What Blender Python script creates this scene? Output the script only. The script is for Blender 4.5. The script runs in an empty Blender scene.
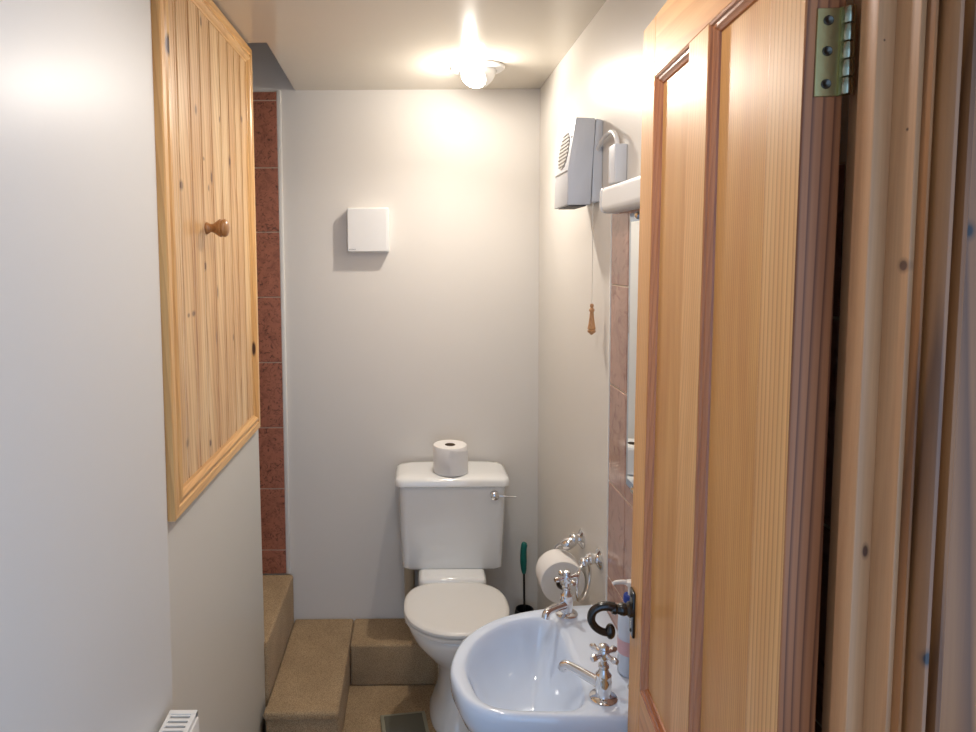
import bpy, bmesh, math, random
from mathutils import Vector, Matrix, Euler
random.seed(7)
COL = bpy.context.scene.collection
PI = math.pi

# ---------------------------------------------------------------- colour / materials
def lin(c):
    out = []
    for v in c:
        v /= 255.0
        out.append(v / 12.92 if v <= 0.04045 else ((v + 0.055) / 1.055) ** 2.4)
    return (out[0], out[1], out[2], 1.0)

def new_mat(name):
    m = bpy.data.materials.new(name); m.use_nodes = True
    nt = m.node_tree
    b = nt.nodes['Principled BSDF']
    return m, nt, b

def N(nt, kind, **kw):
    n = nt.nodes.new(kind)
    for k, v in kw.items():
        setattr(n, k, v)
    return n

def ramp(nt, stops, interp='LINEAR'):
    r = N(nt, 'ShaderNodeValToRGB')
    r.color_ramp.interpolation = interp
    els = r.color_ramp.elements
    while len(els) > 1: els.remove(els[-1])
    els[0].position = stops[0][0]; els[0].color = stops[0][1]
    for p, c in stops[1:]:
        e = els.new(p); e.color = c
    return r

def mixc(nt, mode, fac, a, b):
    m = N(nt, 'ShaderNodeMix', data_type='RGBA', blend_type=mode)
    for sock, v in ((m.inputs[0], fac), (m.inputs[6], a), (m.inputs[7], b)):
        if hasattr(v, 'is_output') or isinstance(v, bpy.types.NodeSocket): nt.links.new(v, sock)
        else: sock.default_value = v
    return m.outputs[2]

def bump(nt, b, h, strength, dist=0.001):
    n = N(nt, 'ShaderNodeBump'); n.inputs['Strength'].default_value = strength
    n.inputs['Distance'].default_value = dist
    nt.links.new(h, n.inputs['Height']); nt.links.new(n.outputs[0], b.inputs['Normal'])

def plain(name, col, rough=0.4, metal=0.0, coat=0.0, bumpy=0.0, bscale=200, var=0.03):
    m, nt, b = new_mat(name)
    tc = N(nt, 'ShaderNodeTexCoord')
    n = N(nt, 'ShaderNodeTexNoise'); n.inputs['Scale'].default_value = 6; n.inputs['Detail'].default_value = 3
    nt.links.new(tc.outputs['Object'], n.inputs['Vector'])
    c = lin(col); d = tuple(x * (1 - var) for x in c[:3]) + (1,)
    r = ramp(nt, [(0.3, d), (0.7, c)])
    nt.links.new(n.outputs['Fac'], r.inputs[0]); nt.links.new(r.outputs[0], b.inputs['Base Color'])
    b.inputs['Roughness'].default_value = rough; b.inputs['Metallic'].default_value = metal
    b.inputs['Coat Weight'].default_value = coat; b.inputs['Coat Roughness'].default_value = 0.06
    if bumpy:
        n2 = N(nt, 'ShaderNodeTexNoise'); n2.inputs['Scale'].default_value = bscale; n2.inputs['Detail'].default_value = 3
        nt.links.new(tc.outputs['Object'], n2.inputs['Vector'])
        bump(nt, b, n2.outputs['Fac'], bumpy)
    return m

def pine(name, light, dark, axis='Z', period=0.006, contrast=0.5, rough=0.32, knots=0.0, off=0.0,
         knot_scale=5.0, coarse=0.5, wob=1.0, coat=0.06, gdir='DIAGONAL', knot_col=(70, 38, 22), klist=(), kfade=0.9):
    m, nt, b = new_mat(name)
    tc = N(nt, 'ShaderNodeTexCoord')
    rot = N(nt, 'ShaderNodeMapping')
    rot.inputs['Location'].default_value = (off, off * 1.7, off * 0.6)
    if axis == 'X': rot.inputs['Rotation'].default_value = (0, PI / 2, 0)
    if axis == 'Y': rot.inputs['Rotation'].default_value = (PI / 2, 0, 0)
    nt.links.new(tc.outputs['Object'], rot.inputs['Vector'])
    base = rot.outputs[0]
    mp = N(nt, 'ShaderNodeMapping'); mp.inputs['Scale'].default_value = (1, 1, 0.09)
    nt.links.new(base, mp.inputs['Vector'])
    # low frequency wander of the growth rings
    wn = N(nt, 'ShaderNodeTexNoise'); wn.inputs['Scale'].default_value = 14; wn.inputs['Detail'].default_value = 1
    nt.links.new(mp.outputs[0], wn.inputs['Vector'])
    vm = N(nt, 'ShaderNodeVectorMath', operation='SCALE'); vm.inputs['Scale'].default_value = 0.022 * wob
    nt.links.new(wn.outputs['Color'], vm.inputs[0])
    va = N(nt, 'ShaderNodeVectorMath', operation='ADD')
    nt.links.new(mp.outputs[0], va.inputs[0]); nt.links.new(vm.outputs[0], va.inputs[1])
    src = va.outputs[0]
    kmask = None
    if knots > 0:
        km = N(nt, 'ShaderNodeMapping'); km.inputs['Scale'].default_value = (1.0, 1.0, 0.35)
        nt.links.new(base, km.inputs['Vector'])
        vo = N(nt, 'ShaderNodeTexVoronoi'); vo.inputs['Scale'].default_value = knot_scale
        nt.links.new(km.outputs[0], vo.inputs['Vector'])
        kr = ramp(nt, [(0.0, (1, 1, 1, 1)), (knots * 0.55, (1, 1, 1, 1)), (knots, (0, 0, 0, 1))])
        nt.links.new(vo.outputs['Distance'], kr.inputs[0]); kmask = kr.outputs[0]
    wv = N(nt, 'ShaderNodeTexWave', wave_type='BANDS', bands_direction=gdir, wave_profile='SAW')
    wv.inputs['Scale'].default_value = 2 * PI / ((10 if gdir == 'DIAGONAL' else 20) * period)
    wv.inputs['Distortion'].default_value = 1.2; wv.inputs['Detail'].default_value = 2
    wv.inputs['Detail Scale'].default_value = 0.4
    nt.links.new(src, wv.inputs['Vector'])
    L = lin(light); D = lin(dark)
    mid = tuple(L[i] * (1 - contrast) + D[i] * contrast for i in range(3)) + (1,)
    r = ramp(nt, [(0.0, L), (0.55, tuple(L[i]*.93 for i in range(3)) + (1,)), (0.88, mid), (1.0, L)])
    nt.links.new(wv.outputs['Fac'], r.inputs[0])
    fm = N(nt, 'ShaderNodeMapping'); fm.inputs['Scale'].default_value = (1, 1, 0.02)
    nt.links.new(base, fm.inputs['Vector'])
    fn = N(nt, 'ShaderNodeTexNoise'); fn.inputs['Scale'].default_value = 420; fn.inputs['Detail'].default_value = 2
    nt.links.new(fm.outputs[0], fn.inputs['Vector'])
    fr = ramp(nt, [(0.25, (0.80, 0.76, 0.72, 1)), (0.7, (1, 1, 1, 1))])
    nt.links.new(fn.outputs['Fac'], fr.inputs[0])
    col = mixc(nt, 'MULTIPLY', 0.55, r.outputs[0], fr.outputs[0])
    cn = N(nt, 'ShaderNodeTexNoise'); cn.inputs['Scale'].default_value = 26; cn.inputs['Detail'].default_value = 2
    nt.links.new(mp.outputs[0], cn.inputs['Vector'])
    cr = ramp(nt, [(0.35, (D[0] ** .5, D[1] ** .5, D[2] ** .5, 1)), (0.65, (1, 1, 1, 1))])
    nt.links.new(cn.outputs['Fac'], cr.inputs[0])
    col = mixc(nt, 'MULTIPLY', coarse, col, cr.outputs[0])
    if kmask is not None:
        col = mixc(nt, 'MIX', kmask, col, lin(knot_col))
    for (kx, ky, kz, rx, ry, rz) in klist:      # single knots at their own places on the plank
        s1 = N(nt, 'ShaderNodeVectorMath', operation='SUBTRACT'); s1.inputs[1].default_value = (kx, ky, kz)
        nt.links.new(tc.outputs['Object'], s1.inputs[0])
        s2 = N(nt, 'ShaderNodeVectorMath', operation='MULTIPLY'); s2.inputs[1].default_value = (1 / rx, 1 / ry, 1 / rz)
        nt.links.new(s1.outputs[0], s2.inputs[0])
        s3 = N(nt, 'ShaderNodeVectorMath', operation='LENGTH'); nt.links.new(s2.outputs[0], s3.inputs[0])
        s4 = ramp(nt, [(0.0, (kfade,) * 3 + (1,)), (0.45, (kfade,) * 3 + (1,)), (0.62, (kfade * .45,) * 3 + (1,)), (1.0, (0, 0, 0, 1))])
        nt.links.new(s3.outputs['Value'], s4.inputs[0])
        col = mixc(nt, 'MIX', s4.outputs[0], col, lin(knot_col))
    nt.links.new(col, b.inputs['Base Color'])
    b.inputs['Roughness'].default_value = rough
    b.inputs['Coat Weight'].default_value = coat; b.inputs['Coat Roughness'].default_value = 0.22
    bump(nt, b, wv.outputs['Fac'], 0.10, 0.0006)
    return m

def wall_paint(name, col, rough=0.30, bstr=0.12, bscale=90, spec=0.3):
    m, nt, b = new_mat(name)
    tc = N(nt, 'ShaderNodeTexCoord')
    n = N(nt, 'ShaderNodeTexNoise'); n.inputs['Scale'].default_value = 1.3; n.inputs['Detail'].default_value = 4
    nt.links.new(tc.outputs['Object'], n.inputs['Vector'])
    c = lin(col)
    r = ramp(nt, [(0.3, tuple(x * .965 for x in c[:3]) + (1,)), (0.7, c)])
    nt.links.new(n.outputs['Fac'], r.inputs[0]); nt.links.new(r.outputs[0], b.inputs['Base Color'])
    b.inputs['Roughness'].default_value = rough; b.inputs['Specular IOR Level'].default_value = spec
    n2 = N(nt, 'ShaderNodeTexNoise'); n2.inputs['Scale'].default_value = bscale; n2.inputs['Detail'].default_value = 5
    nt.links.new(tc.outputs['Object'], n2.inputs['Vector'])
    n3 = N(nt, 'ShaderNodeTexNoise'); n3.inputs['Scale'].default_value = 9; n3.inputs['Detail'].default_value = 1
    nt.links.new(tc.outputs['Object'], n3.inputs['Vector'])
    ad = N(nt, 'ShaderNodeMath', operation='MULTIPLY_ADD'); ad.inputs[1].default_value = 3.0
    nt.links.new(n3.outputs['Fac'], ad.inputs[0]); nt.links.new(n2.outputs['Fac'], ad.inputs[2])
    bump(nt, b, ad.outputs[0], bstr, 0.001)
    return m

def carpet_mat(name, c1, c2):
    m, nt, b = new_mat(name)
    tc = N(nt, 'ShaderNodeTexCoord')
    v = N(nt, 'ShaderNodeTexVoronoi'); v.inputs['Scale'].default_value = 330
    nt.links.new(tc.outputs['Object'], v.inputs['Vector'])
    n = N(nt, 'ShaderNodeTexNoise'); n.inputs['Scale'].default_value = 9; n.inputs['Detail'].default_value = 5
    nt.links.new(tc.outputs['Object'], n.inputs['Vector'])
    r = ramp(nt, [(0.0, lin(c1)), (0.75, lin(c2))])
    nt.links.new(v.outputs['Distance'], r.inputs[0])
    r2 = ramp(nt, [(0.3, (0.78, 0.77, 0.75, 1)), (0.7, (1, 1, 1, 1))])
    nt.links.new(n.outputs['Fac'], r2.inputs[0])
    col = mixc(nt, 'MULTIPLY', 0.8, r.outputs[0], r2.outputs[0])
    nt.links.new(col, b.inputs['Base Color'])
    b.inputs['Roughness'].default_value = 0.95; b.inputs['Specular IOR Level'].default_value = 0.1
    b.inputs['Sheen Weight'].default_value = 0.1
    inv = N(nt, 'ShaderNodeMath', operation='SUBTRACT'); inv.inputs[0].default_value = 1
    nt.links.new(v.outputs['Distance'], inv.inputs[1])
    bump(nt, b, inv.outputs[0], 0.6, 0.003)
    return m

def tile_mat(name, c1, c2, cdark, rough=0.22, sc=14):
    m, nt, b = new_mat(name)
    tc = N(nt, 'ShaderNodeTexCoord')
    n = N(nt, 'ShaderNodeTexNoise'); n.inputs['Scale'].default_value = sc; n.inputs['Detail'].default_value = 9
    n.inputs['Roughness'].default_value = 0.7; n.inputs['Distortion'].default_value = 0.8
    nt.links.new(tc.outputs['Object'], n.inputs['Vector'])
    r = ramp(nt, [(0.30, lin(c1)), (0.5, lin(c2)), (0.72, tuple(x * 1.15 for x in lin(c2)[:3]) + (1,))])
    nt.links.new(n.outputs['Fac'], r.inputs[0])
    v = N(nt, 'ShaderNodeTexNoise'); v.inputs['Scale'].default_value = sc * 1.6; v.inputs['Detail'].default_value = 6
    v.inputs['Distortion'].default_value = 2.2
    nt.links.new(tc.outputs['Object'], v.inputs['Vector'])
    vr = ramp(nt, [(0.30, (.9, .9, .9, 1)), (0.46, (0, 0, 0, 1))])
    nt.links.new(v.outputs['Fac'], vr.inputs[0])
    col = mixc(nt, 'MIX', vr.outputs[0], r.outputs[0], lin(cdark))
    nt.links.new(col, b.inputs['Base Color'])
    b.inputs['Roughness'].default_value = rough
    return m

def emit(name, col, s):
    m, nt, b = new_mat(name)
    b.inputs['Base Color'].default_value = lin(col)
    b.inputs['Emission Color'].default_value = lin(col); b.inputs['Emission Strength'].default_value = s
    return m

M = {}
M['paint'] = wall_paint('wall_paint', (226, 221, 213), 0.32, spec=0.2)
M['paint_left'] = wall_paint('left_wall_paint', (218, 217, 214), 0.34, spec=0.14)
M['paint_back'] = wall_paint('back_wall_paint', (228, 223, 216), 0.4, spec=0.12)
M['ceiling'] = wall_paint('ceiling_gloss', (216, 208, 194), 0.15, 0.10, 60, spec=.5)
M['caulk'] = plain('white_caulk', (235, 232, 226), 0.5)
M['carpet'] = carpet_mat('beige_carpet', (214, 186, 148), (160, 134, 102))
M['tile_a'] = tile_mat('terracotta_tile', (128, 78, 62), (172, 110, 88), (84, 50, 42), 0.35, 30)
M['tile_glare'] = tile_mat('glare_tinted_tile', (150, 112, 98), (176, 138, 122), (136, 98, 86), 0.06, 9)  # glare is put into the colour, making these tiles paler and pinker
M['grout'] = plain('grout', (205, 188, 170), 0.8)
M['porcelain'] = plain('porcelain', (240, 240, 238), 0.08, 0, 0.6, var=0.01)
M['seatplastic'] = plain('seat_plastic', (232, 230, 226), 0.25, var=0.01)
M['basin'] = plain('daylight_tinted_porcelain', (216, 229, 247), 0.07, 0, 0.7, var=0.01)  # white ware; the blue of the daylight is tinted into its base colour
M['plastic'] = plain('white_plastic', (232, 231, 229), 0.38, var=0.01)
M['plastic_cool'] = plain('cool_white_plastic', (214, 217, 222), 0.4, var=0.01)
M['grille'] = plain('grey_grille', (190, 187, 180), 0.6)
M['darkgrey'] = plain('dark_grey', (70, 70, 72), 0.6)
M['slot'] = plain('shadow_slot', (52, 50, 48), 0.8)
M['chrome'] = plain('chrome', (226, 226, 228), 0.07, 1.0, var=0.01)
M['brass'] = plain('brass', (176, 164, 116), 0.30, 1.0, bumpy=0.1)
M['brassknuckle'] = plain('knuckle', (170, 172, 150), 0.25, 1.0)
M['iron'] = plain('black_iron', (9, 9, 12), 0.25, 0.0, 0.5, bumpy=0.25, bscale=120)
M['steel'] = plain('dark_steel', (95, 92, 85), 0.35, 1.0)
M['tissue'] = plain('tissue', (238, 235, 232), 0.95, bumpy=0.4, bscale=300)
M['card'] = plain('cardboard', (120, 105, 90), 0.9)
M['teal'] = plain('teal_rubber', (10, 110, 100), 0.45)
M['black'] = plain('black_plastic', (18, 18, 20), 0.4)
M['blue'] = plain('blue_plastic', (22, 60, 150), 0.35)
M['soap'] = plain('soap_bottle', (205, 218, 236), 0.25)
M['pink'] = plain('pink_label', (214, 176, 186), 0.5)
M['cream'] = plain('cream_pipe', (190, 175, 150), 0.5)
M['rad'] = plain('radiator_enamel', (238, 237, 234), 0.3)
M['scale_edge'] = plain('scale_edge', (150, 148, 128), 0.4)
M['scale_top'] = plain('scale_glass', (104, 104, 92), 0.25, 0, 0.5)
M['text'] = plain('grey_print', (120, 120, 120), 0.6)
M['lampface'] = emit('lamp_face', (255, 244, 226), 9.0)
M['cordm'] = plain('cord', (225, 220, 210), 0.7)
M['wood_handle'] = pine('turned_wood', (206, 156, 108), (150, 100, 62), period=0.004)
M['wood_knob'] = pine('knob_wood', (190, 138, 84), (140, 90, 50), period=0.005)
m, nt, b = new_mat('mirror_glass')
b.inputs['Base Color'].default_value = (0.86, 0.9, 0.92, 1); b.inputs['Metallic'].default_value = 1; b.inputs['Roughness'].default_value = 0.015
M['mirror'] = m
M['bevel'] = plain('mirror_bevel', (170, 190, 214), 0.12, 0.6)

# ---------------------------------------------------------------- mesh helpers
def obj(name, bm, mats, parent=None, smooth=True, angle=40):
    me = bpy.data.meshes.new(name)
    bmesh.ops.recalc_face_normals(bm, faces=bm.faces[:])
    bm.to_mesh(me); bm.free()
    if not isinstance(mats, (list, tuple)): mats = [mats]
    for mt in mats: me.materials.append(mt)
    if smooth:
        me.polygons.foreach_set('use_smooth', [True] * len(me.polygons))
        me.set_sharp_from_angle(angle=math.radians(angle))
    o = bpy.data.objects.new(name, me); COL.objects.link(o)
    if parent is not None: o.parent = parent
    return o

def thing(name, label, cat, loc=(0, 0, 0), rz=0.0, group=None):
    o = bpy.data.objects.new(name, None); COL.objects.link(o)
    o.location = loc; o.rotation_euler = (0, 0, rz)
    o['label'] = label; o['category'] = cat
    if group: o['group'] = group
    return o

def tag(o, label, cat, group=None):
    o['label'] = label; o['category'] = cat
    if group: o['group'] = group
    return o

def struct(o, label=None):
    o['kind'] = 'structure'
    if label: o['label'] = label
    return o

def NB(): return bmesh.new()

def box(bm, a, b, bev=0.0, seg=2, mi=0):
    vs = []
    g = bmesh.ops.create_cube(bm, size=1.0)
    vs = g['verts']
    c = [(a[i] + b[i]) / 2 for i in range(3)]; s = [abs(b[i] - a[i]) for i in range(3)]
    for v in vs:
        v.co = Vector((c[0] + v.co.x * s[0], c[1] + v.co.y * s[1], c[2] + v.co.z * s[2]))
    fs = set(f for v in vs for f in v.link_faces)
    for f in fs: f.material_index = mi
    if bev > 0:
        es = set(e for v in vs for e in v.link_edges)
        r = bmesh.ops.bevel(bm, geom=list(es), offset=bev, segments=seg, profile=0.5, affect='EDGES')
        for f in r['faces']: f.material_index = mi
    return bm

def rings(bm, rs, cap0=True, cap1=True, closed=True, mi=0):
    """rs: list of rings (lists of points), lofted in order."""
    R = [[bm.verts.new(p) for p in r] for r in rs]
    n = len(R[0])
    for i in range(len(R) - 1):
        for j in range(n if closed else n - 1):
            k = (j + 1) % n
            f = bm.faces.new((R[i][j], R[i][k], R[i + 1][k], R[i + 1][j])); f.material_index = mi
    if cap0: bm.faces.new(R[0][::-1]).material_index = mi
    if cap1: bm.faces.new(R[-1]).material_index = mi
    return bm

def frame_of(d):
    d = Vector(d).normalized()
    up = Vector((0, 0, 1)) if abs(d.z) < 0.9 else Vector((1, 0, 0))
    x = d.cross(up).normalized(); y = x.cross(d).normalized()
    return x, y

def lathe(bm, prof, loc=(0, 0, 0), axis=(0, 0, 1), n=32, mi=0, cap0=True, cap1=True):
    """prof: (radius, height along axis)"""
    a = Vector(axis).normalized(); x, y = frame_of(a); L = Vector(loc)
    rs = []
    for r, h in prof:
        r = max(r, 1e-5)
        rs.append([L + a * h + x * (r * math.cos(2 * PI * k / n)) + y * (r * math.sin(2 * PI * k / n)) for k in range(n)])
    return rings(bm, rs, cap0, cap1, mi=mi)

def smooth_path(pts, k=6):
    P = [Vector(p) for p in pts]
    if len(P) < 3: return P
    out = []
    for i in range(len(P) - 1):
        p0 = P[i - 1] if i > 0 else P[i] * 2 - P[i + 1]
        p1, p2 = P[i], P[i + 1]
        p3 = P[i + 2] if i + 2 < len(P) else P[i + 1] * 2 - P[i]
        for j in range(k):
            t = j / k
            out.append(0.5 * ((2 * p1) + (-p0 + p2) * t + (2 * p0 - 5 * p1 + 4 * p2 - p3) * t * t + (-p0 + 3 * p1 - 3 * p2 + p3) * t ** 3))
    out.append(P[-1]); return out

def tube(bm, pts, r, n=14, k=6, mi=0, closed=False):
    path = smooth_path(pts, k) if k else [Vector(p) for p in pts]
    m = len(path)
    rad = (lambda t: r) if not isinstance(r, (list, tuple)) else (lambda t: r[min(int(t * (len(r) - 1)), len(r) - 2)] * (1 - (t * (len(r) - 1) - min(int(t * (len(r) - 1)), len(r) - 2))) + r[min(int(t * (len(r) - 1)), len(r) - 2) + 1] * (t * (len(r) - 1) - min(int(t * (len(r) - 1)), len(r) - 2)))
    prev = None; rs = []
    for i, p in enumerate(path):
        if i == 0: d = path[1] - path[0]
        elif i == m - 1: d = path[-1] - path[-2]
        else: d = path[i + 1] - path[i - 1]
        d.normalize()
        if prev is None: x, _ = frame_of(d)
        else: x = (prev - d * prev.dot(d)).normalized()
        prev = x; y = d.cross(x)
        rr = rad(i / (m - 1))
        rs.append([p + x * (rr * math.cos(2 * PI * k2 / n)) + y * (rr * math.sin(2 * PI * k2 / n)) for k2 in range(n)])
    return rings(bm, rs, mi=mi)

def torus(bm, c, R, r, ax1, ax2, n=48, k=12):
    c = Vector(c); a = Vector(ax1).normalized(); b2 = Vector(ax2).normalized(); nn = a.cross(b2)
    rs = []
    for i in range(n):
        t = 2 * PI * i / n; d = a * math.cos(t) + b2 * math.sin(t)
        rs.append([c + d * (R + r * math.cos(2 * PI * j / k)) + nn * (r * math.sin(2 * PI * j / k)) for j in range(k)])
    V = [[bm.verts.new(p) for p in q] for q in rs]
    for i in range(n):
        for j in range(k):
            bm.faces.new((V[i][j], V[(i + 1) % n][j], V[(i + 1) % n][(j + 1) % k], V[i][(j + 1) % k]))
    return bm

def ball(bm, c, r, seg=20, mi=0, sc=(1, 1, 1)):
    g = bmesh.ops.create_uvsphere(bm, u_segments=seg, v_segments=seg // 2 + 2, radius=r)
    for v in g['verts']:
        v.co = Vector((c[0] + v.co.x * sc[0], c[1] + v.co.y * sc[1], c[2] + v.co.z * sc[2]))
    for f in set(f for v in g['verts'] for f in v.link_faces): f.material_index = mi
    return bm

def prism(bm, poly, axis, a, b, bev=0.0, mi=0, seg=2):
    """poly: list of 2D points; extruded along axis (0,1,2) from a to b"""
    def P(u, v, w):
        return {0: (w, u, v), 1: (u, w, v), 2: (u, v, w)}[axis]
    A = [bm.verts.new(P(u, v, a)) for u, v in poly]; B = [bm.verts.new(P(u, v, b)) for u, v in poly]
    n = len(poly); fs = []
    fs.append(bm.faces.new(A[::-1])); fs.append(bm.faces.new(B))
    for i in range(n): fs.append(bm.faces.new((A[i], A[(i + 1) % n], B[(i + 1) % n], B[i])))
    for f in fs: f.material_index = mi
    if bev > 0:
        es = set(e for f in fs for e in f.edges)
        r = bmesh.ops.bevel(bm, geom=list(es), offset=bev, segments=seg, profile=0.5, affect='EDGES')
        for f in r['faces']: f.material_index = mi
    return bm

def mitred(bm, path, prof, closed=True, mi=0):
    """path: list of (point, inward_vec_u, normal_vec); prof: list of (in, out) offsets."""
    rs = [[Vector(p) + Vector(u) * a + Vector(nv) * b for a, b in prof] for p, u, nv in path]
    V = [[bm.verts.new(q) for q in r] for r in rs]
    m = len(V); n = len(prof)
    for i in range(m if closed else m - 1):
        for j in range(n):
            k = (j + 1) % n
            bm.faces.new((V[i][j], V[i][k], V[(i + 1) % m][k], V[(i + 1) % m][j])).material_index = mi
    return bm

# ================================================================= ROOM SHELL
XR, XL, YB, ZC = 0.465, -0.489, 2.44, 2.168
YE = 1.985            # end of the left wall, where the steps go off
o = obj('floor', box(NB(), (-1.6, -1.2, -0.12), (1.7, 2.56, 0.0)), M['carpet'], smooth=False); struct(o, 'beige carpeted floor')
bm = NB(); box(bm, (-0.503, YB, -0.1), (XR + 0.1, YB + 0.12, ZC + 0.3)); box(bm, (-1.6, YB + 0.001, -0.1), (-0.503, YB + 0.12, ZC + 0.62))
box(bm, (-0.503, YB + .001, ZC + .3), (-0.3, YB + 0.12, ZC + 0.62))
struct(obj('wall_back', bm, M['paint_back'], smooth=False), 'cream painted back wall behind the toilet')
struct(obj('wall_right', box(NB(), (XR, 0.597, -0.1), (XR + 0.12, YB + .001, ZC + 0.1)), M['paint'], smooth=False), 'cream right wall with heater and mirror')
# left wall: thin straight part under the cupboard, slightly proud rounded part nearer the doorway
bm = NB()
poly = [(-0.60, -1.2), (-0.4820, -1.2), (-0.4820, 1.216), (-0.4828, 1.226), (-0.485, 1.234), (XL, 1.238), (XL, YE - 0.006), (XL - 0.006, YE), (-0.60, YE)]
prism(bm, poly, 2, -0.1, ZC + 0.05)
for v in bm.verts:      # the wall end is out of plumb
    if v.co.y > 1.9: v.co.y += 0.028 if v.co.z < 1 else -0.022
struct(obj('wall_left', bm, M['paint_left'], smooth=True, angle=50), 'pale left wall around the pine cupboard')
# stairwell alcove walls
struct(obj('wall_alcove', box(NB(), (-1.6, YE - 0.12, -0.1), (-0.60, YE, ZC + 0.6)), M['paint'], smooth=False), 'painted wall inside the stair alcove')
struct(obj('wall_stair_end', box(NB(), (-1.72, YE - 0.12, -0.1), (-1.6, YB + 0.12, ZC + 0.6)), M['paint'], smooth=False), 'painted end wall of the stair alcove')
# ceiling with the cut corner over the steps
HX1, HX2 = -0.417, -0.437
bm = NB()
prism(bm, [(-0.60, -1.2), (1.7, -1.2), (1.7, YB + 0.05), (-0.437, YB + 0.05), (-0.437, YB - 0.01), (-0.419, 1.90), (-0.60, 1.90)], 2, ZC, ZC + 0.22)
struct(obj('ceiling', bm, M['ceiling'], smooth=False), 'glossy cream ceiling with a cut corner over the steps')
struct(obj('ceiling_alcove', box(NB(), (-1.72, 1.80, ZC + 0.22), (-0.3, YB + 0.12, ZC + 0.62)), M['paint'], smooth=False), 'raised ceiling over the steps')

# front wall with the doorway the camera looks through
XLn = 0.395
struct(obj('wall_front', box(NB(), (XLn + 0.022, 0.515, -0.1), (1.7, 0.5975, ZC + 0.05)), M['paint'], smooth=False), 'wall that carries the door frame')

# door lining (jamb) with stop and architrave
P_jamb = pine('jamb_pine', (206, 152, 106), (168, 112, 74), 'Z', 0.030, 0.25, 0.45, 0.0, 0.31, 3.6, 0.15, 0.5, 0.1, knot_col=(80, 44, 32), klist=[(.395, .521, 1.552, .02, .0075, .0075), (.395, .524, 1.66, .02, .002, .002)])
P_stop = pine('stop_pine', (214, 160, 114), (178, 122, 82), 'Z', 0.028, 0.2, 0.45, 0.0, 0.77, coarse=.1, wob=.4, knot_col=(70, 40, 34), klist=[(.390, .542, 1.307, .004, .02, .009), (.386, .542, 1.735, .0012, .02, .0014)])
P_arch = pine('architrave_pine', (176, 116, 66), (92, 52, 28), 'Z', 0.034, 0.7, 0.42, 0.0, 1.37, 3.0, 0.4, 1.6, 0.15, kfade=1.0, klist=[(.429, .49, 1.579, .007, .03, .011), (.4115, .49, 1.240, .0065, .03, .010), (.42, .49, 1.05, .004, .03, .006)], knot_col=(30, 22, 26))
jamb = struct(obj('trim_1', box(NB(), (XLn, 0.5155, 0), (XLn + 0.022, 0.597, 1.955), 0.0012), P_jamb), 'pine door lining on the hinge side')
st = obj('door_stop', box(NB(), (0.380, 0.5417, 0.0), (XLn + .001, 0.564, 1.955), 0.002), P_stop, jamb)
# architrave: moulded profile in (x, y), swept vertically, faces the camera
prof = [(0.3990, 0.516), (0.3990, 0.509), (0.3994, 0.5068), (0.4005, 0.506), (0.4016, 0.5068), (0.4022, 0.510), (0.4040, 0.510),
        (0.4048, 0.503), (0.4068, 0.4985), (0.4098, 0.4965), (0.4130, 0.4970), (0.4150, 0.5000), (0.4158, 0.5055), (0.4180, 0.5055),
        (0.4188, 0.500), (0.4205, 0.4965), (0.4230, 0.4955), (0.4250, 0.4975), (0.4258, 0.5010), (0.450, 0.4995), (0.472, 0.4965), (0.474, 0.5000), (0.474, 0.516)]
bm = NB(); prism(bm, prof, 2, 0.0, 2.02)
arch = struct(obj('trim_2', bm, P_arch, smooth=True, angle=35), 'moulded pine architrave nearest the camera')
# head of the doorway (out of the frame above)
bm = NB(); box(bm, (-0.4815, 0.5155, 1.955), (XLn + 0.022, 0.597, 1.977), 0.001); struct(obj('trim_3', bm, P_jamb), 'pine head lining over the doorway')
struct(obj('wall_over_door', box(NB(), (-0.4815, 0.516, 1.977), (XLn + 0.022, 0.597, ZC)), M['paint'], smooth=False), 'wall above the doorway')

# tile strips
def tile_strip(name, u0, u1, zs, us, plane, mt, label):
    """plane: ('y', Y, -1) facing -Y or ('x', X, -1) facing -X"""
    bm = NB(); g = 0.002
    k, val = plane
    za, zb = zs[0], zs[-1]
    if k == 'y': box(bm, (u0, val - 0.006, za), (u1, val + 0.004, zb), 0, mi=1)
    else: box(bm, (val - 0.005, u0, za), (val + 0.004, u1, zb), 0, mi=1)
    for i in range(len(zs) - 1):
        for j in range(len(us) - 1):
            a, b2, c, d = us[j] + g, us[j + 1] - g, zs[i] + g, zs[i + 1] - g
            if k == 'y': box(bm, (a, val - 0.009, c), (b2, val - 0.001, d), 0.0012, 1, 0)
            else: box(bm, (val - 0.0065, a, c), (val - 0.001, b2, d), 0.001, 1, 0)
    o = obj(name, bm, [mt, M['grout']], smooth=False)
    return struct(o, label)
tile_strip('trim_4', -0.99, -0.503, [0.336, 0.431, 0.672, 0.909, 1.159, 1.406, 1.649, 1.886, 2.131, 2.163], [-0.99, -0.747, -0.5035], ('y', YB), M['tile_a'], 'terracotta marbled tile strip at the left of the back wall')
tile_strip('trim_5', 0.61, 1.522, [0.55, 0.786, 1.020, 1.253, 1.488, 1.656], [0.61, 0.70, 0.935, 1.17, 1.400, 1.522], ('x', XR), M['tile_glare'], 'marbled tile strip behind basin and mirror, glare painted into its pinkish tone')
struct(obj('trim_6', box(NB(), (-0.5045, YB - 0.009, 0.336), (-0.490, YB + .001, ZC + 0.0), 0.002), M['caulk']), 'white edge beside the terracotta tiles')
struct(obj('trim_7', box(NB(), (XR - 0.008, 1.522, 0.55), (XR + .001, 1.530, 1.66), 0.001), M['caulk']), 'white edge trim of the tiles behind the basin')

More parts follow.
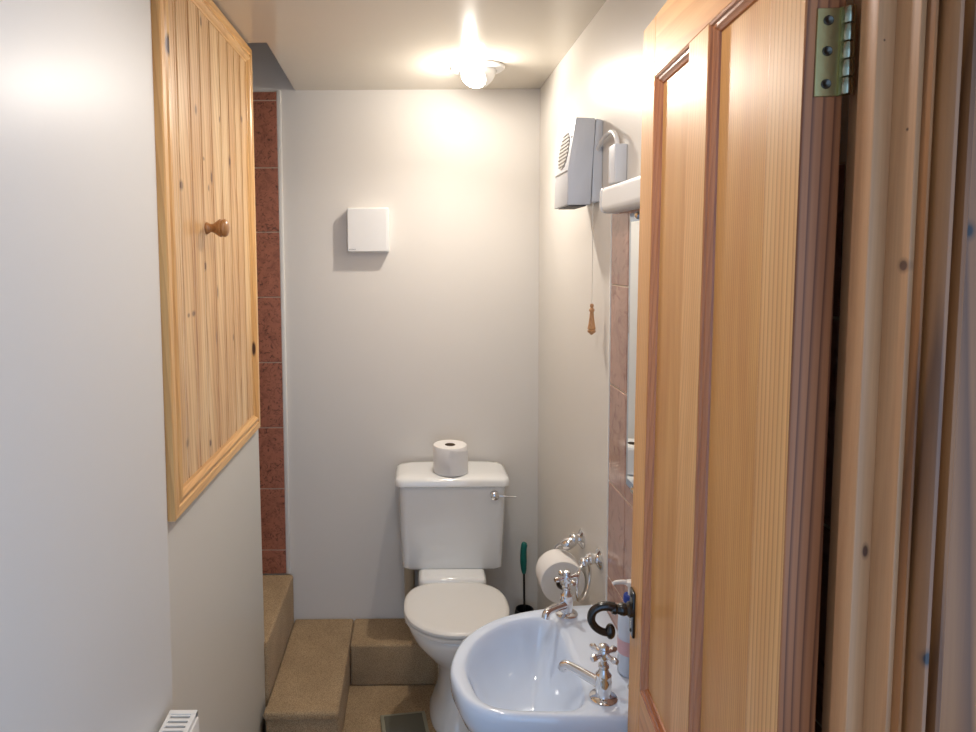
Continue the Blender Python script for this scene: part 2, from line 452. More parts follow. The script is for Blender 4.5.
# ---------------------------------------------------------------- steps
def carpet_step(name, a, b, label, nose_front=False, nose_right=False):
    bm = NB(); box(bm, a, b, 0.010, 4)
    o = obj(name, bm, M['carpet'], smooth=True, angle=80)
    return tag(o, label, 'step')
t = carpet_step('carpeted_step', (-0.476, 1.925, 0.0), (-0.247, 2.438, 0.155), 'beige carpeted lower step running forward along the left wall')
n_ = obj('nosing', box(NB(), (-0.479, 1.912, 0.128), (-0.246, 1.95, 0.157), 0.011, 4), M['carpet'], t)
t = carpet_step('carpeted_step', (-1.58, 1.990, 0.0), (-0.4775, 2.4325, 0.336), 'higher carpeted step disappearing left behind the wall, under the tiles')
t = carpet_step('carpeted_step', (-0.2455, 2.262, 0.0), (0.462, 2.438, 0.155), 'raised carpeted ledge with dark riser behind the toilet')

# ================================================================= DOOR
dang = math.atan2(0.555, 0.0475)
D1 = bpy.data.objects.new('door_1', None); COL.objects.link(D1)
LEAN = math.radians(0.45); LM = Matrix.Translation((-0.0035 - math.sin(LEAN) * 1.60, 0, 0)) @ Matrix.Rotation(LEAN, 4, 'Y')
for o in (jamb, arch): o.matrix_world = LM
D1.matrix_world = LM @ Matrix.Translation((0.3490, 0.59, 0.0)) @ Matrix.Rotation(dang, 4, 'Z'); struct(D1, 'panelled pine door standing open on the right')
LW, TH, ZT = 0.5563, 0.0345, 1.945
S0, S1, M0, M1 = 0.0693, LW - 0.074, LW - 0.3145, LW - 0.242     # hinge stile | panel | muntin | panel | free stile
P_h = pine('stile_pine_hinge', (240, 190, 128), (190, 128, 72), 'Z', 0.0085, 0.75, 0.42, 0, 0.13, coarse=.3, gdir='X', wob=.6)
P_edge_shade = pine('shaded_edge_pine', (196, 126, 80), (104, 54, 34), 'Z', 0.0085, 0.85, 0.4, 0, 2.13, coarse=.4, gdir='Y', wob=1.5)  # darker edge grain, with the shade on this edge also put into the colour
P_f = pine('stile_pine_free', (236, 182, 116), (188, 124, 70), 'Z', 0.012, 0.4, 0.42, 0, 0.53, coarse=.3)
P_m = pine('muntin_pine', (238, 188, 126), (190, 130, 76), 'Z', 0.010, 0.5, 0.42, 0, 0.93, coarse=.35)
P_r = pine('rail_pine', (234, 180, 118), (184, 120, 70), 'X', 0.030, 0.45, 0.42, 0, 0.73, coarse=.5, wob=1.6)
P_p1 = pine('panel_pine_a', (224, 172, 106), (178, 112, 54), 'Z', 0.0060, 0.5, 0.42, 0, 0.23, coarse=.45, gdir='X')
P_p2 = pine('panel_pine_b', (226, 172, 104), (178, 112, 54), 'Z', 0.0050, 0.6, 0.42, 0, 1.23, coarse=.35, gdir='X', wob=.6)
P_mo = pine('mould_pine', (206, 142, 102), (150, 94, 66), 'Z', 0.012, 0.4, 0.2, 0, 0.43, coarse=.4, coat=.8)
P_mx = pine('mould_pine_x', (196, 124, 72), (130, 72, 42), 'X', 0.012, 0.5, 0.22, 0, 0.43, coarse=.5, coat=.7)
def dpart(name, a, b, mt, bev=0.0015):
    return obj(name, box(NB(), a, b, bev, 1), mt, D1)
sb = NB(); box(sb, (0, -TH, 0.008), (S0, 0, ZT), 0.0012, 1)
for f in sb.faces:
    if f.calc_center_median().x < 0.0008: f.material_index = 1
obj('stile', sb, [P_h, P_edge_shade], D1)
dpart('stile', (S1, -TH, 0.008), (LW, 0, ZT), P_f)
ZTR, ZLR0, ZLR1, ZBR = 1.848, 0.655, 0.812, 0.20
dpart('rail', (S0, -TH, ZTR), (S1, -0.0002, ZT), P_r, 0.0008)
dpart('rail', (S0, -TH, ZLR0), (S1, -0.0002, ZLR1), P_r, 0.0008)
dpart('rail', (S0, -TH, 0.008), (S1, -0.0002, ZBR), P_r, 0.0008)
dpart('muntin', (M0, -TH, ZLR1), (M1, -0.0001, ZTR), P_m, 0.0008)
dpart('muntin', (M0, -TH, ZBR), (M1, -0.0001, ZLR0), P_m, 0.0008)
mw, rec = 0.014, 0.011
for (u0, u1, mt) in ((S0, M0, P_p2), (M1, S1, P_p1)):
    for (z0, z1) in ((ZLR1, ZTR), (ZBR, ZLR0)):
        obj('panel', box(NB(), (u0 - .002, -TH + rec, z0 - .002), (u1 + .002, -rec, z1 + .002), 0), mt, D1, smooth=False)
        for side in (0, 1):      # moulding frame on both faces
            s = 1 if side == 0 else -1; y0 = 0.0 if side == 0 else -TH
            pr = [(0, -0.0005), (0.003, -0.0015), (0.005, -0.004), (0.008, -0.0045), (0.011, -0.007), (mw, -0.0085), (mw + .001, -rec), (0, -rec)]
            bmv, bmh = NB(), NB()
            c = [(u0, z0), (u1, z0), (u1, z1), (u0, z1)]
            inn = [(1, 1), (-1, 1), (-1, -1), (1, -1)]
            for e in range(4):
                f2 = (e + 1) % 4
                path = [((c[e][0], y0, c[e][1]), (inn[e][0], 0, inn[e][1]), (0, s, 0)), ((c[f2][0], y0, c[f2][1]), (inn[f2][0], 0, inn[f2][1]), (0, s, 0))]
                mitred(bmh if e in (0, 2) else bmv, path, pr, closed=False)
            obj('moulding', bmv, P_mo, D1, smooth=False); obj('moulding', bmh, P_mx, D1, smooth=False)
# hinges: leaf screwed to the door edge, knuckle at the back corner
def hinge(zc):
    h = 0.0765
    z0, z1 = zc - h / 2, zc + h / 2
    bm = NB(); box(bm, (-0.0016, -0.0300, z0), (0.0006, -0.0095, z1), 0.0004, 1)
    hg = obj('hinge', bm, M['brass'], D1); hg['label'] = 'brass butt hinge with three screws'
    k = 5; kh = h / k
    for i in range(k):
        b2 = NB(); lathe(b2, [(0.0046, z0 + i * kh + .0006), (0.0052, z0 + i * kh + .0014), (0.0052, z0 + (i + 1) * kh - .0014), (0.0046, z0 + (i + 1) * kh - .0006)], (-0.0050, -0.0345, 0), n=18)
        obj('knuckle', b2, M['brassknuckle'], hg)
    b2 = NB(); box(b2, (-0.0036, -0.0345, z0), (-0.0016, -0.0285, z1)); obj('leaf_bend', b2, M['brass'], hg)
    for dz in (-0.0275, 0.001, 0.0275):
        b2 = NB(); lathe(b2, [(0.0044, -0.0004), (0.0044, 0.0006), (0.0036, 0.0014), (0.0020, 0.0010), (0.0008, 0.0004)], (-0.0014, -0.0190, zc + dz), (-1, 0, 0), 16)
        obj('screw', b2, M['steel'], hg)
hinge(1.739); hinge(0.30)
# black iron lever handle near the free edge
hu = LW - 0.024; hz = 0.925
bm = NB(); box(bm, (hu - 0.012, 0, hz - 0.043), (hu + 0.013, 0.0045, hz + 0.04), 0.0015, 2)
hd = obj('door_handle', bm, M['iron'], D1); hd['label'] = 'black curled iron door handle'
bm = NB(); lathe(bm, [(0.0135, 0.0), (0.0135, 0.006), (0.010, 0.010), (0.0115, 0.015), (0.0105, 0.021), (0.008, 0.026), (0.010, 0.030), (0.0085, 0.036)], (hu, 0.003, hz + .004), (0, 1, 0), 22)
obj('boss', bm, M['iron'], hd)
bm = NB(); tube(bm, [(hu, 0.034, hz + .007), (hu, 0.046, hz + .0085), (hu, 0.060, hz + .006), (hu, 0.071, hz - .003), (hu, 0.074, hz - .017), (hu, 0.068, hz - .030), (hu, 0.056, hz - .0385), (hu, 0.044, hz - .041)], [0.0088, 0.0080, 0.0074, 0.0072, 0.0068, 0.0066])
obj('lever', bm, M['iron'], hd)
bm = NB(); ball(bm, (hu, 0.040, hz - 0.038), 0.0105, sc=(.9, .85, 1.35)); obj('curl_end', bm, M['iron'], hd)
for z in (-0.034, 0.031):
    bm = NB(); ball(bm, (hu, 0.0045, hz + z), 0.0036, 10, sc=(1, .6, 1)); obj('screw', bm, M['iron'], hd)

# ================================================================= CUPBOARD
CB = thing('wall_cupboard', 'tongue and groove pine cupboard door in the left wall', 'cupboard', (XL, 1.240, 1.043))
cy0, cy1, cz0, cz1 = 0.0, 0.700, 0.0, 1.118
CL = (236, 190, 126); CD = (184, 126, 72)
C_v = pine('cupboard_frame_pine', CL, CD, 'Z', 0.016, 0.35, 0.3, 0.045, 0.2, 5, .35)
C_h = pine('cupboard_rail_pine', CL, CD, 'Y', 0.016, 0.35, 0.3, 0.055, 0.4, 5, .35)
BK = [(0.0065, 0.212, 0.839, 0.02, 0.0104, 0.0161), (0.0065, 0.111, 0.664, 0.02, 0.013, 0.0149), (0.0065, 0.257, 0.739, 0.02, 0.0078, 0.0069), (0.0065, 0.312, 0.703, 0.02, 0.013, 0.0207), (0.0065, 0.287, 0.676, 0.02, 0.0078, 0.0115), (0.0065, 0.467, 0.763, 0.02, 0.013, 0.023), (0.0065, 0.389, 0.854, 0.02, 0.0078, 0.0115), (0.0065, 0.16, 0.394, 0.02, 0.0156, 0.0092), (0.0065, 0.129, 0.393, 0.02, 0.0104, 0.0069), (0.0065, 0.25, 0.495, 0.02, 0.0078, 0.0138), (0.0065, 0.335, 0.43, 0.02, 0.0078, 0.023), (0.0065, 0.597, 0.897, 0.02, 0.0104, 0.0138), (0.0065, 0.317, 0.322, 0.02, 0.0078, 0.023), (0.0065, 0.263, 1.046, 0.02, 0.0104, 0.0172), (0.0065, 0.463, 0.304, 0.02, 0.0104, 0.0138), (0.0065, 0.1, 0.127, 0.02, 0.0104, 0.0161), (0.0065, 0.25, 0.083, 0.02, 0.0104, 0.0115)]
C_b = pine('cupboard_board_pine', (238, 204, 154), (186, 136, 88), 'Z', 0.017, 0.55, 0.34, 0.0, 0.63, 11, .6, wob=1.6, knot_col=(112, 78, 56), klist=BK, kfade=.8)
fw = 0.05
prf = [(0, 0), (0, 0.016), (0.003, 0.018), (0.020, 0.018), (0.0225, 0.0145), (0.026, 0.0145), (0.030, 0.019), (0.036, 0.0205), (0.041, 0.018), (0.045, 0.012), (fw, 0.011), (fw, 0)]
c = [(cy0, cz0), (cy1, cz0), (cy1, cz1), (cy0, cz1)]
inn = [(1, 1), (-1, 1), (-1, -1), (1, -1)]
for e in range(4):
    f2 = (e + 1) % 4
    bm = NB()
    mitred(bm, [((0, c[e][0], c[e][1]), (0, inn[e][0], inn[e][1]), (1, 0, 0)), ((0, c[f2][0], c[f2][1]), (0, inn[f2][0], inn[f2][1]), (1, 0, 0))], prf, closed=False)
    obj('frame_rail' if e in (0, 2) else 'frame_stile', bm, C_h if e in (0, 2) else C_v, CB, smooth=True, angle=30)
# boards with v-grooves
bm = NB()
yb0, yb1 = fw - .004, cy1 - fw + .004
edges = [yb0, 0.103, 0.177, 0.246, 0.321, 0.396, 0.468, 0.527, 0.587, yb1]
g = 0.0045
pf = [(yb0, 0.0)]
for i in range(len(edges) - 1):
    a, b2 = edges[i], edges[i + 1]
    pf += [(a + .0010, 0.0012), (a + g, 0.0098), (b2 - g - .010, 0.0098), (b2 - g - .009, 0.0080), (b2 - g - .0075, 0.0080), (b2 - g - .0065, 0.0098), (b2 - g, 0.0098), (b2 - .0010, 0.0012)]
    # bead beside the groove
    mid = (a + b2) / 2
pf.append((yb1, 0.0))
prism(bm, [(v, u) for u, v in pf], 2, fw - .004, cz1 - fw + .004)
door = obj('board_door', bm, C_b, CB, smooth=False)
bm = NB(); lathe(bm, [(0.0135, 0), (0.014, 0.003), (0.0115, 0.006), (0.0095, 0.011), (0.011, 0.018), (0.017, 0.026), (0.0205, 0.0315), (0.0208, 0.0350), (0.0185, 0.037), (0.0205, 0.0395), (0.0205, 0.0435), (0.0175, 0.048), (0.010, 0.051), (0.0, 0.052)], (0.0098, 0.262, 0.582), (1, 0, 0), 32)
kb = obj('knob', bm, M['wood_knob'], door); kb['label'] = 'turned wooden knob'

# ================================================================= TOILET
TX = 0.127
T = thing('toilet', 'white close-coupled toilet against the back wall', 'toilet', (TX, 2.1, 0))
def egg(cx, hx, yf, yb, z, n=48, nf=2.1, nb=2.6, frac=0.55):
    """closed outline; yf front (small y), yb back"""
    ym = yf + (yb - yf) * frac; pts = []
    for k in range(n):
        t = 2 * PI * k / n; s, co = math.sin(t), math.cos(t)
        e = nf if s < 0 else nb
        x = hx * math.copysign(abs(co) ** (2 / e), co)
        y = (abs(s) ** (2 / e)) * ((ym - yf) if s < 0 else (yb - ym))
        pts.append((cx + x, ym + (-y if s < 0 else y), z))
    return pts
y0 = 2.1
bm = NB()
lv = [(0.0, .088, 1.985, 2.25), (.015, .088, 1.985, 2.25), (.035, .078, 1.995, 2.245), (.09, .062, 2.01, 2.235), (.15, .058, 2.015, 2.225), (.20, .066, 2.005, 2.222),
      (.25, .092, 1.97, 2.222), (.29, .125, 1.935, 2.224), (.325, .148, 1.91, 2.226), (.355, .160, 1.897, 2.228), (.375, .163, 1.894, 2.228), (.382, .160, 1.897, 2.225)]
rings(bm, [egg(0, hx, a - y0, b2 - y0, z) for z, hx, a, b2 in lv])
obj('pan', bm, M['porcelain'], T)
bm = NB(); box(bm, (-0.122, 0.095, 0.30), (0.116, 0.315, 0.434), 0.018, 3)
obj('cistern_shelf', bm, M['porcelain'], T)
bm = NB(); lathe(bm, [(0.048, 0.19), (0.046, .22), (0.046, .31), (0.052, .315)], (0, 0.235, 0), n=28)
obj('trap_outlet', bm, M['porcelain'], T)
# cistern body (tapered), loft of rounded rects
def rrect(cx, cy, hx, hy, z, r, n=6):
    pts = []
    for (sx, sy, a0) in ((1, 1, 0), (-1, 1, PI / 2), (-1, -1, PI), (1, -1, 1.5 * PI)):
        for k in range(n + 1):
            a = a0 + PI / 2 * k / n
            pts.append((cx + sx * (hx - r) + r * math.cos(a), cy + sy * (hy - r) + r * math.sin(a), z))
    return pts
cc = 0.0
def cis(z, hx, hyf):   # front y relative to toilet origin; back at 2.432
    yf, yb = hyf - y0, 2.422 - y0
    return rrect(0, (yf + yb) / 2, hx, (yb - yf) / 2, z, 0.028)
bm = NB()
rings(bm, [cis(.427, .168, 2.280), cis(.430, .176, 2.270), cis(.438, .181, 2.263), cis(.60, .186, 2.256), cis(.735, .190, 2.252), cis(.745, .190, 2.252)])
obj('cistern', bm, M['porcelain'], T)
bm = NB()
rings(bm, [cis(.741, .198, 2.244), cis(.744, .203, 2.239), cis(.761, .203, 2.239), cis(.769, .199, 2.244), cis(.774, .188, 2.258), cis(.776, .16, 2.29), cis(.777, .08, 2.33)])
obj('cistern_lid', bm, M['porcelain'], T)
# seat and lid
bm = NB()
def seatring(z, d, hx=.171, yf=1.886, yb=2.205): return egg(0, hx - d, yf + d - y0, yb - d * .6 - y0, z, nb=2.9, frac=.52)
rings(bm, [seatring(.384, .006), seatring(.388, .001), seatring(.396, .001), seatring(.3995, .006)])
obj('seat', bm, M['seatplastic'], T)
bm = NB()
rings(bm, [seatring(.4015, .006), seatring(.405, 0), seatring(.413, 0), seatring(.4175, .004), seatring(.4195, .012), seatring(.4200, .03), seatring(.4195, .09)])
obj('seat_lid', bm, M['seatplastic'], T)
for sx in (-.05, .05):
    bm = NB(); lathe(bm, [(.010, 0), (.010, .034)], (sx - .017, 2.206 - y0, .398), (1, 0, 0), 16); obj('seat_hinge', bm, M['seatplastic'], T)
# flush lever
bm = NB(); lathe(bm, [(.015, 0), (.0155, .004), (.0125, .008), (.0125, .011), (.0155, .015), (.015, .021), (.009, .026), (0, .0275)], (.148, 2.2545 - y0, .712), (0, -1, 0), 24)
fl = obj('flush_lever', bm, M['chrome'], T); fl['label'] = 'chrome flush lever'
bm = NB(); tube(bm, [(.158, 2.24 - y0, .712), (.18, 2.236 - y0, .711), (.205, 2.236 - y0, .7085), (.222, 2.238 - y0, .707)], [.0038, .003, .0026, .0042]); obj('lever_arm', bm, M['chrome'], fl)

# pipe behind the toilet
bm = NB(); tube(bm, [(-0.030, 2.405, 0.157), (-0.030, 2.405, 0.42)], 0.019, k=0, n=20)
o = obj('water_pipe', bm, M['cream']); tag(o, 'cream pipe rising behind the toilet under the cistern left end', 'pipe')

# toilet roll on the lid
def roll(name, r, h, label, loc, axis, seam=True):
    t = thing(name, label, 'toilet roll', loc)
    a = Vector(axis)
    bm = NB(); rc = 0.019
    lathe(bm, [(rc, 0.001), (r - .002, 0), (r, .003), (r, h - .003), (r - .002, h), (rc, h - .001), (rc, 0.001)], (0, 0, 0), axis, 48, cap0=False, cap1=False)
    p = obj('paper', bm, M['tissue'], t)
    bm = NB(); lathe(bm, [(rc, .0005), (rc, h - .0005), (rc - .0015, h - .0005), (rc - .0015, .0005), (rc, .0005)], (0, 0, 0), axis, 32, cap0=False, cap1=False)
    obj('core', bm, M['card'], t)
    return t
R1 = roll('toilet_roll', 0.061, 0.098, 'white toilet roll standing upright on the cistern lid', (0.122, 2.312, 0.7775), (0, 0, 1))
# loose end sheet wrapped round the side
bm = NB(); pts_o, pts_i = [], []
rs = []
for k in range(15):
    a = math.radians(-95 + k * 5.5); rr = 0.0622 + (0.004 * (k / 14) ** 2)
    cut = 0.0 if k < 11 else (k - 10) * .004
    x, y = rr * math.cos(a), rr * math.sin(a)
    x2, y2 = (rr + .0008) * math.cos(a), (rr + .0008) * math.sin(a)
    ztop = .0945 - .012 * (k / 14)
    rs.append([(x, y, 0.001 if k < 14 else 0.0), (x2, y2, 0.001), (x2, y2, ztop), (x, y, ztop)])
rings(bm, rs); obj('loose_sheet', bm, M['tissue'], R1)

# ================================================================= WALL CONTROL BOX
B = thing('wall_vent_box', 'square white plastic box mounted on the back wall', 'wall box', (-0.172, YB, 1.653))
bm = NB()
def rr2(hx, hz, y, r=.006, dx=0, dz=0):
    return [(x + dx, y, z + dz) for x, z, _ in rrect(0, 0, hx, hz, 0, r, 4)]
rings(bm, [rr2(.077, .082, 0), rr2(.077, .082, -.034), rr2(.075, .080, -.038), rr2(.070, .077, -.040, .005, -.004)])
obj('cover', bm, M['plastic'], B, angle=12)
bm = NB(); xs = -0.071
for i, (w, h) in enumerate(((.0022, .0026), (.0016, .002), (.0022, .002), (.0016, .002), (.0024, .0026), (.0012, .002), (.0022, .002), (.0018, .002), (.0022, .002))):
    box(bm, (xs, -.0406, -.0715), (xs + w, -.0398, -.0715 + h)); xs += w + .0009
o = obj('printed_mark', bm, M['text'], B, smooth=False); o['label'] = 'tiny grey printed maker mark'

# ================================================================= CEILING LIGHT
LC = Vector((0.209, 2.163, ZC))
Lt = thing('ceiling_light', 'round white eyeball downlight in the ceiling', 'light', LC)
bm = NB(); lathe(bm, [(.060, -.004), (.088, -.001), (.088, -.004), (.083, -.008), (.070, -.011), (.062, -.012), (.060, -.008), (.060, -.004)], n=48, cap0=False, cap1=False)
obj('trim_ring', bm, M['plastic'], Lt)
ax = Vector((-0.40, -0.55, -0.74)).normalized()
cen = Vector((0, 0, -.006)); RR = .0595
bm = NB(); prof_s = [(RR * math.sin(math.radians(a)), RR * math.cos(math.radians(a))) for a in range(46, 150, 8)]
prof_s = [(RR * math.sin(math.radians(44)) - .004, RR * math.cos(math.radians(44)) - .002)] + prof_s
lathe(bm, prof_s, cen, ax, 40, cap0=False)
for v in bm.verts:
    if v.co.z > 0.01: v.co.z = 0.01
obj('eyeball', bm, M['plastic'], Lt)
bm = NB(); lathe(bm, [(RR * math.sin(math.radians(a)), RR * math.cos(math.radians(a)) - .001) for a in (43, 36, 28, 20, 12, 5, 0)], cen, ax, 40)
o = obj('lamp', bm, M['lampface'], Lt); o['label'] = 'glowing bulb face'

# ================================================================= HEATER, SPUR, CORD, SHELF, MIRROR
H = thing('fan_heater', 'white downflow fan heater high on the right wall', 'heater', (XR, 1.695, 1.68))
def hx(poly, y0_, y1_, bev=.003): return prism(NB(), [(x - XR, z - 1.68) for x, z in poly], 1, y0_ - 1.695, y1_ - 1.695, bev)
bm = hx([(.3975, 1.895), (.4455, 1.893), (.4440, 1.86), (.4395, 1.79), (.4365, 1.682), (.377, 1.681), (.379, 1.766)], 1.62, 1.77)
body = obj('body', bm, M['plastic_cool'], H)
bm = hx([(.4475, 1.892), (.4645, 1.888), (.4645, 1.690), (.4385, 1.688), (.4415, 1.79), (.4460, 1.86)], 1.622, 1.768, .002)
obj('back_case', bm, M['plastic_cool'], H)
# oval grille on slanted front face
bm = NB(); fa = Vector((.379 - XR, 0, 1.766 - 1.68)); fb = Vector((.3975 - XR, 0, 1.895 - 1.68)); fd = (fb - fa).normalized(); fn = Vector((-fd.z, 0, fd.x))
cg = (fa + fb) / 2 + fn * .0005 - fd * .006
ring1 = [cg + fd * (.048 * math.sin(2 * PI * k / 32)) + Vector((0, 1, 0)) * (.05 * math.cos(2 * PI * k / 32)) + Vector((0, .004, 0)) for k in range(32)]
ring2 = [p + fn * .0015 for p in ring1]
rings(bm, [ring1, ring2]); gr = obj('grille', bm, M['grille'], H)
bm = NB()
for k in range(9):
    s = -.040 + k * .010; w = .048 * math.sqrt(max(0, 1 - (s / .048) ** 2))
    p = cg + fd * s + Vector((0, .004, 0)) + fn * .0022
    box(bm, (p.x - .0012, p.y - w, p.z - .0012), (p.x + .0012, p.y + w, p.z + .0012))
obj('louvre', bm, M['grille'], gr, smooth=False)
bm = NB(); lathe(bm, [(.0035, 0), (.0035, .0015), (.001, .002)], fa + fd * .085 + fn * .0002 + Vector((0, -.063, 0)), fn, 12); obj('screw', bm, M['darkgrey'], H)
bm = NB(); box(bm, (.386 - XR, -.06, -.0015 + .0015), (.428 - XR, .06, .0045)); 
for v in bm.verts: v.co.z += 0.0
for v in bm.verts: v.co.z -= .0012
o = obj('air_outlet', bm, M['darkgrey'], H, smooth=False)
bm = NB(); box(bm, (.3768 - XR, -.070, .086), (.3784 - XR, .070, .0872)); obj('front_seam', bm, M['grille'], H, smooth=False)

S = thing('switch_spur', 'white cable connection box beside the fan heater on the right wall', 'switch box', (XR, 1.458, 1.760))
bm = NB(); box(bm, (-.028, -.024, -.044), (0, .024, .040), .004, 2); obj('housing', bm, M['plastic_cool'], S)
bm = NB(); tube(bm, [(-.018, -.010, .038), (-.018, .000, .058), (-.016, .035, .075), (-.014, .085, .078), (-.012, .135, .070), (-.012, .170, .055)], .0052); obj('cable', bm, M['plastic'], S)
bm = NB(); box(bm, (-.024, .0240, -.034), (-.010, .0262, .034)); obj('side_gap_shade', bm, M['slot'], S, smooth=False)  # dark strip painted in for the shade in the gap beside the box

PC = thing('pull_cord', 'thin pull cord with a turned wooden acorn hanging below the fan heater', 'pull cord', (.4425, 1.625, 1.395))
bm = NB(); tube(bm, [(0, 0, .036), (0, 0, .312)], .0009, n=8, k=0); obj('cord', bm, M['cordm'], PC)
bm = NB(); lathe(bm, [(.0030, .040), (.0045, .037), (.0045, .033), (.0030, .030), (.0062, .026), (.0070, .023), (.0045, .019), (.0055, .008), (.0078, -.010), (.0095, -.020), (.0105, -.023), (.0078, -.025), (.0108, -.028), (.0095, -.032), (.0050, -.035), (.0035, -.037), (.0, -.039)], n=24)
obj('acorn', bm, M['wood_handle'], PC)

ML = thing('mirror_light', 'white shelf-like light fitting above the mirror', 'wall light', (XR, 1.25, 1.68))
bm = NB()
prl = [(-.0005, -.029), (-.036, -.029), (-.045, -.025), (-.0485, -.016), (-.0470, .018), (-.044, .025), (-.036, .028), (-.0005, .029)]
prism(bm, prl, 1, -.42, .213, .0025)
obj('casing', bm, M['plastic'], ML)
bm = NB(); prism(bm, [(x * 1.04 - .0, z * 1.04) for x, z in prl if x < -.001] + [(-.0005, .0325), (-.0005, -.0305)], 1, .213, .223, .003); obj('end_cap', bm, M['plastic'], ML)

MR = thing('wall_mirror', 'tall mirror with pale blue edge hanging on the marbled wall tiles', 'mirror', (XR - .0066, 1.17, 1.06))
bm = NB()
def mr(hy, z0, z1, x): return [(x, -hy, z0), (x, hy, z0), (x, hy, z1), (x, -hy, z1)]
rings(bm, [mr(.215, 0, .584, 0), mr(.215, 0, .584, -.003)], cap1=False); obj('glass_edge', bm, M['bevel'], MR, smooth=False)
bm = NB(); rings(bm, [mr(.215, 0, .584, -.003), mr(.197, .018, .566, -.0058)], cap0=False, cap1=False); obj('bevel', bm, M['bevel'], MR, smooth=False)
bm = NB(); rings(bm, [mr(.197, .018, .566, -.0058), mr(.1969, .0181, .5659, -.0059)], cap0=True); obj('glass', bm, M['mirror'], MR, smooth=False)
for y, z in ((.16, .006), (.16, .578)):
    bm = NB(); lathe(bm, [(.008, 0), (.008, .004), (.004, .007), (0, .0075)], (-.004, y, z), (-1, 0, 0), 16); obj('clip', bm, M['chrome'], MR)

# ================================================================= BASIN
BS = thing('wash_basin', 'white pedestal wash basin with chrome cross-head taps below the mirror', 'basin', (0.30, 1.35, 0))
def closed_cr(pts, n=72, closed=True):
    out = []
    m = len(pts)
    for i in range(m if closed else m - 1):
        p0, p1, p2, p3 = (Vector(pts[(i + k - 1) % m]) for k in range(4))
        if not closed:
            if i == 0: p0 = p1 * 2 - p2
            if i == m - 2: p3 = p2 * 2 - p1
        for j in range(10):
            t = j / 10
            out.append(0.5 * ((2 * p1) + (-p0 + p2) * t + (2 * p0 - 5 * p1 + 4 * p2 - p3) * t * t + (-p0 + 3 * p1 - 3 * p2 + p3) * t ** 3))
    if not closed: out.append(Vector(pts[-1]))
    return out
def polar(poly, c, n=96):
    """resample a star-shaped polygon by angle around c"""
    res = []
    m = len(poly)
    for k in range(n):
        a = 2 * PI * (k + .5) / n; d = Vector((math.cos(a), math.sin(a))); best = None
        for i in range(m):
            p, q = poly[i] - c, poly[(i + 1) % m] - c
            e = q - p; den = d.x * e.y - d.y * e.x
            if abs(den) < 1e-12: continue
            t = (p.x * e.y - p.y * e.x) / den; s = (p.x * d.y - p.y * d.x) / den
            if t > 0 and -1e-6 <= s <= 1 + 1e-6: best = t if best is None else max(best, t)
        res.append(c + d * best)
    return res
ctr = Vector((.23, 1.34))
outer = closed_cr([(.4585, 1.548), (.35, 1.537), (.25, 1.514), (.17, 1.475), (.102, 1.402), (.071, 1.312), (.077, 1.25), (.096, 1.205), (.140, 1.172), (.22, 1.161), (.33, 1.158), (.4585, 1.156)], closed=False)
inner = closed_cr([(.305, 1.492), (.245, 1.488), (.185, 1.456), (.128, 1.395), (.100, 1.318), (.106, 1.250), (.126, 1.203), (.172, 1.182), (.235, 1.177), (.300, 1.182), (.330, 1.225), (.333, 1.345), (.328, 1.460)])
Oo = polar(outer, ctr); Ii = polar(inner, ctr)
def lerp(a, b2, t): return a + (b2 - a) * t
def lv2(pts, z, off=Vector((0, 0))): return [((p.x - .30), (p.y - 1.35), z) for p in pts]
def shrink(pts, k, c2): return [c2 + (p - c2) * k for p in pts]
def expand(pts, d, lim=.459):
    r = []
    for p in pts:
        v = (p - ctr); q = p + v.normalized() * d
        if q.x > lim: q.x = lim
        r.append(q)
    return r
wallc = Vector((.40, 1.35))
def wclamp(pts): return [Vector((min(p.x, .459), p.y)) for p in pts]
drain = Vector((.245, 1.305))
L = []
def add(pts, z): L.append(lv2(wclamp(pts), z))
add(shrink(Oo, .30, wallc), .545); add(shrink(Oo, .45, wallc), .555)
add(shrink(Oo, .66, wallc), .566); add(shrink(Oo, .86, wallc), .592)
add(shrink(Oo, .965, wallc), .625); add(expand(Oo, .001), .655); add(expand(Oo, .0035), .678); add(expand(Oo, .003), .691)
add(expand(Oo, .000), .6975); add(expand(Oo, -.005), .700)
mid1 = [lerp(a, b2, .6) for a, b2 in zip(Oo, Ii)]
add(mid1, .6985); add([lerp(a, b2, .88) for a, b2 in zip(Oo, Ii)], .6975)
def bowl(k, z):
    add([Vector((drain.x + (p.x - drain.x) * (k ** 1.9 if p.x > drain.x else k), drain.y + (p.y - drain.y) * k)) for p in Ii], z)
add(Ii, .6955)
for k, z in ((.975, .6900), (.94, .6785), (.89, .658), (.82, .632), (.70, .604), (.54, .582), (.36, .567), (.2, .561), (.1, .559)): bowl(k, z)
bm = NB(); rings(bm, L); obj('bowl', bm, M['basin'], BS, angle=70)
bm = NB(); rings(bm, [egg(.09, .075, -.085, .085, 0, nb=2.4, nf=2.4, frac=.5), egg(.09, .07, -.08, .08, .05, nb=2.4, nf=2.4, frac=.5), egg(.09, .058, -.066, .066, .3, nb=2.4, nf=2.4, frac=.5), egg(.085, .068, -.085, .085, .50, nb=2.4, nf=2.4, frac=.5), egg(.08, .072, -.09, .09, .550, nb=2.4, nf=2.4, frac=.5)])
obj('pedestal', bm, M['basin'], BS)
bm = NB(); lathe(bm, [(.019, 0), (.021, .002), (.018, .004), (.010, .001), (0, .0008)], (drain.x - .30, drain.y - 1.35, .5585), n=28); obj('waste', bm, M['chrome'], BS)
bm = NB(); lathe(bm, [(.009, 0), (.009, .004), (.006, .008), (.003, .010), (.0045, .014), (0, .017)], (.424 - .30, 1.236 - 1.35, .698), n=18); o = obj('chain_stay', bm, M['chrome'], BS)
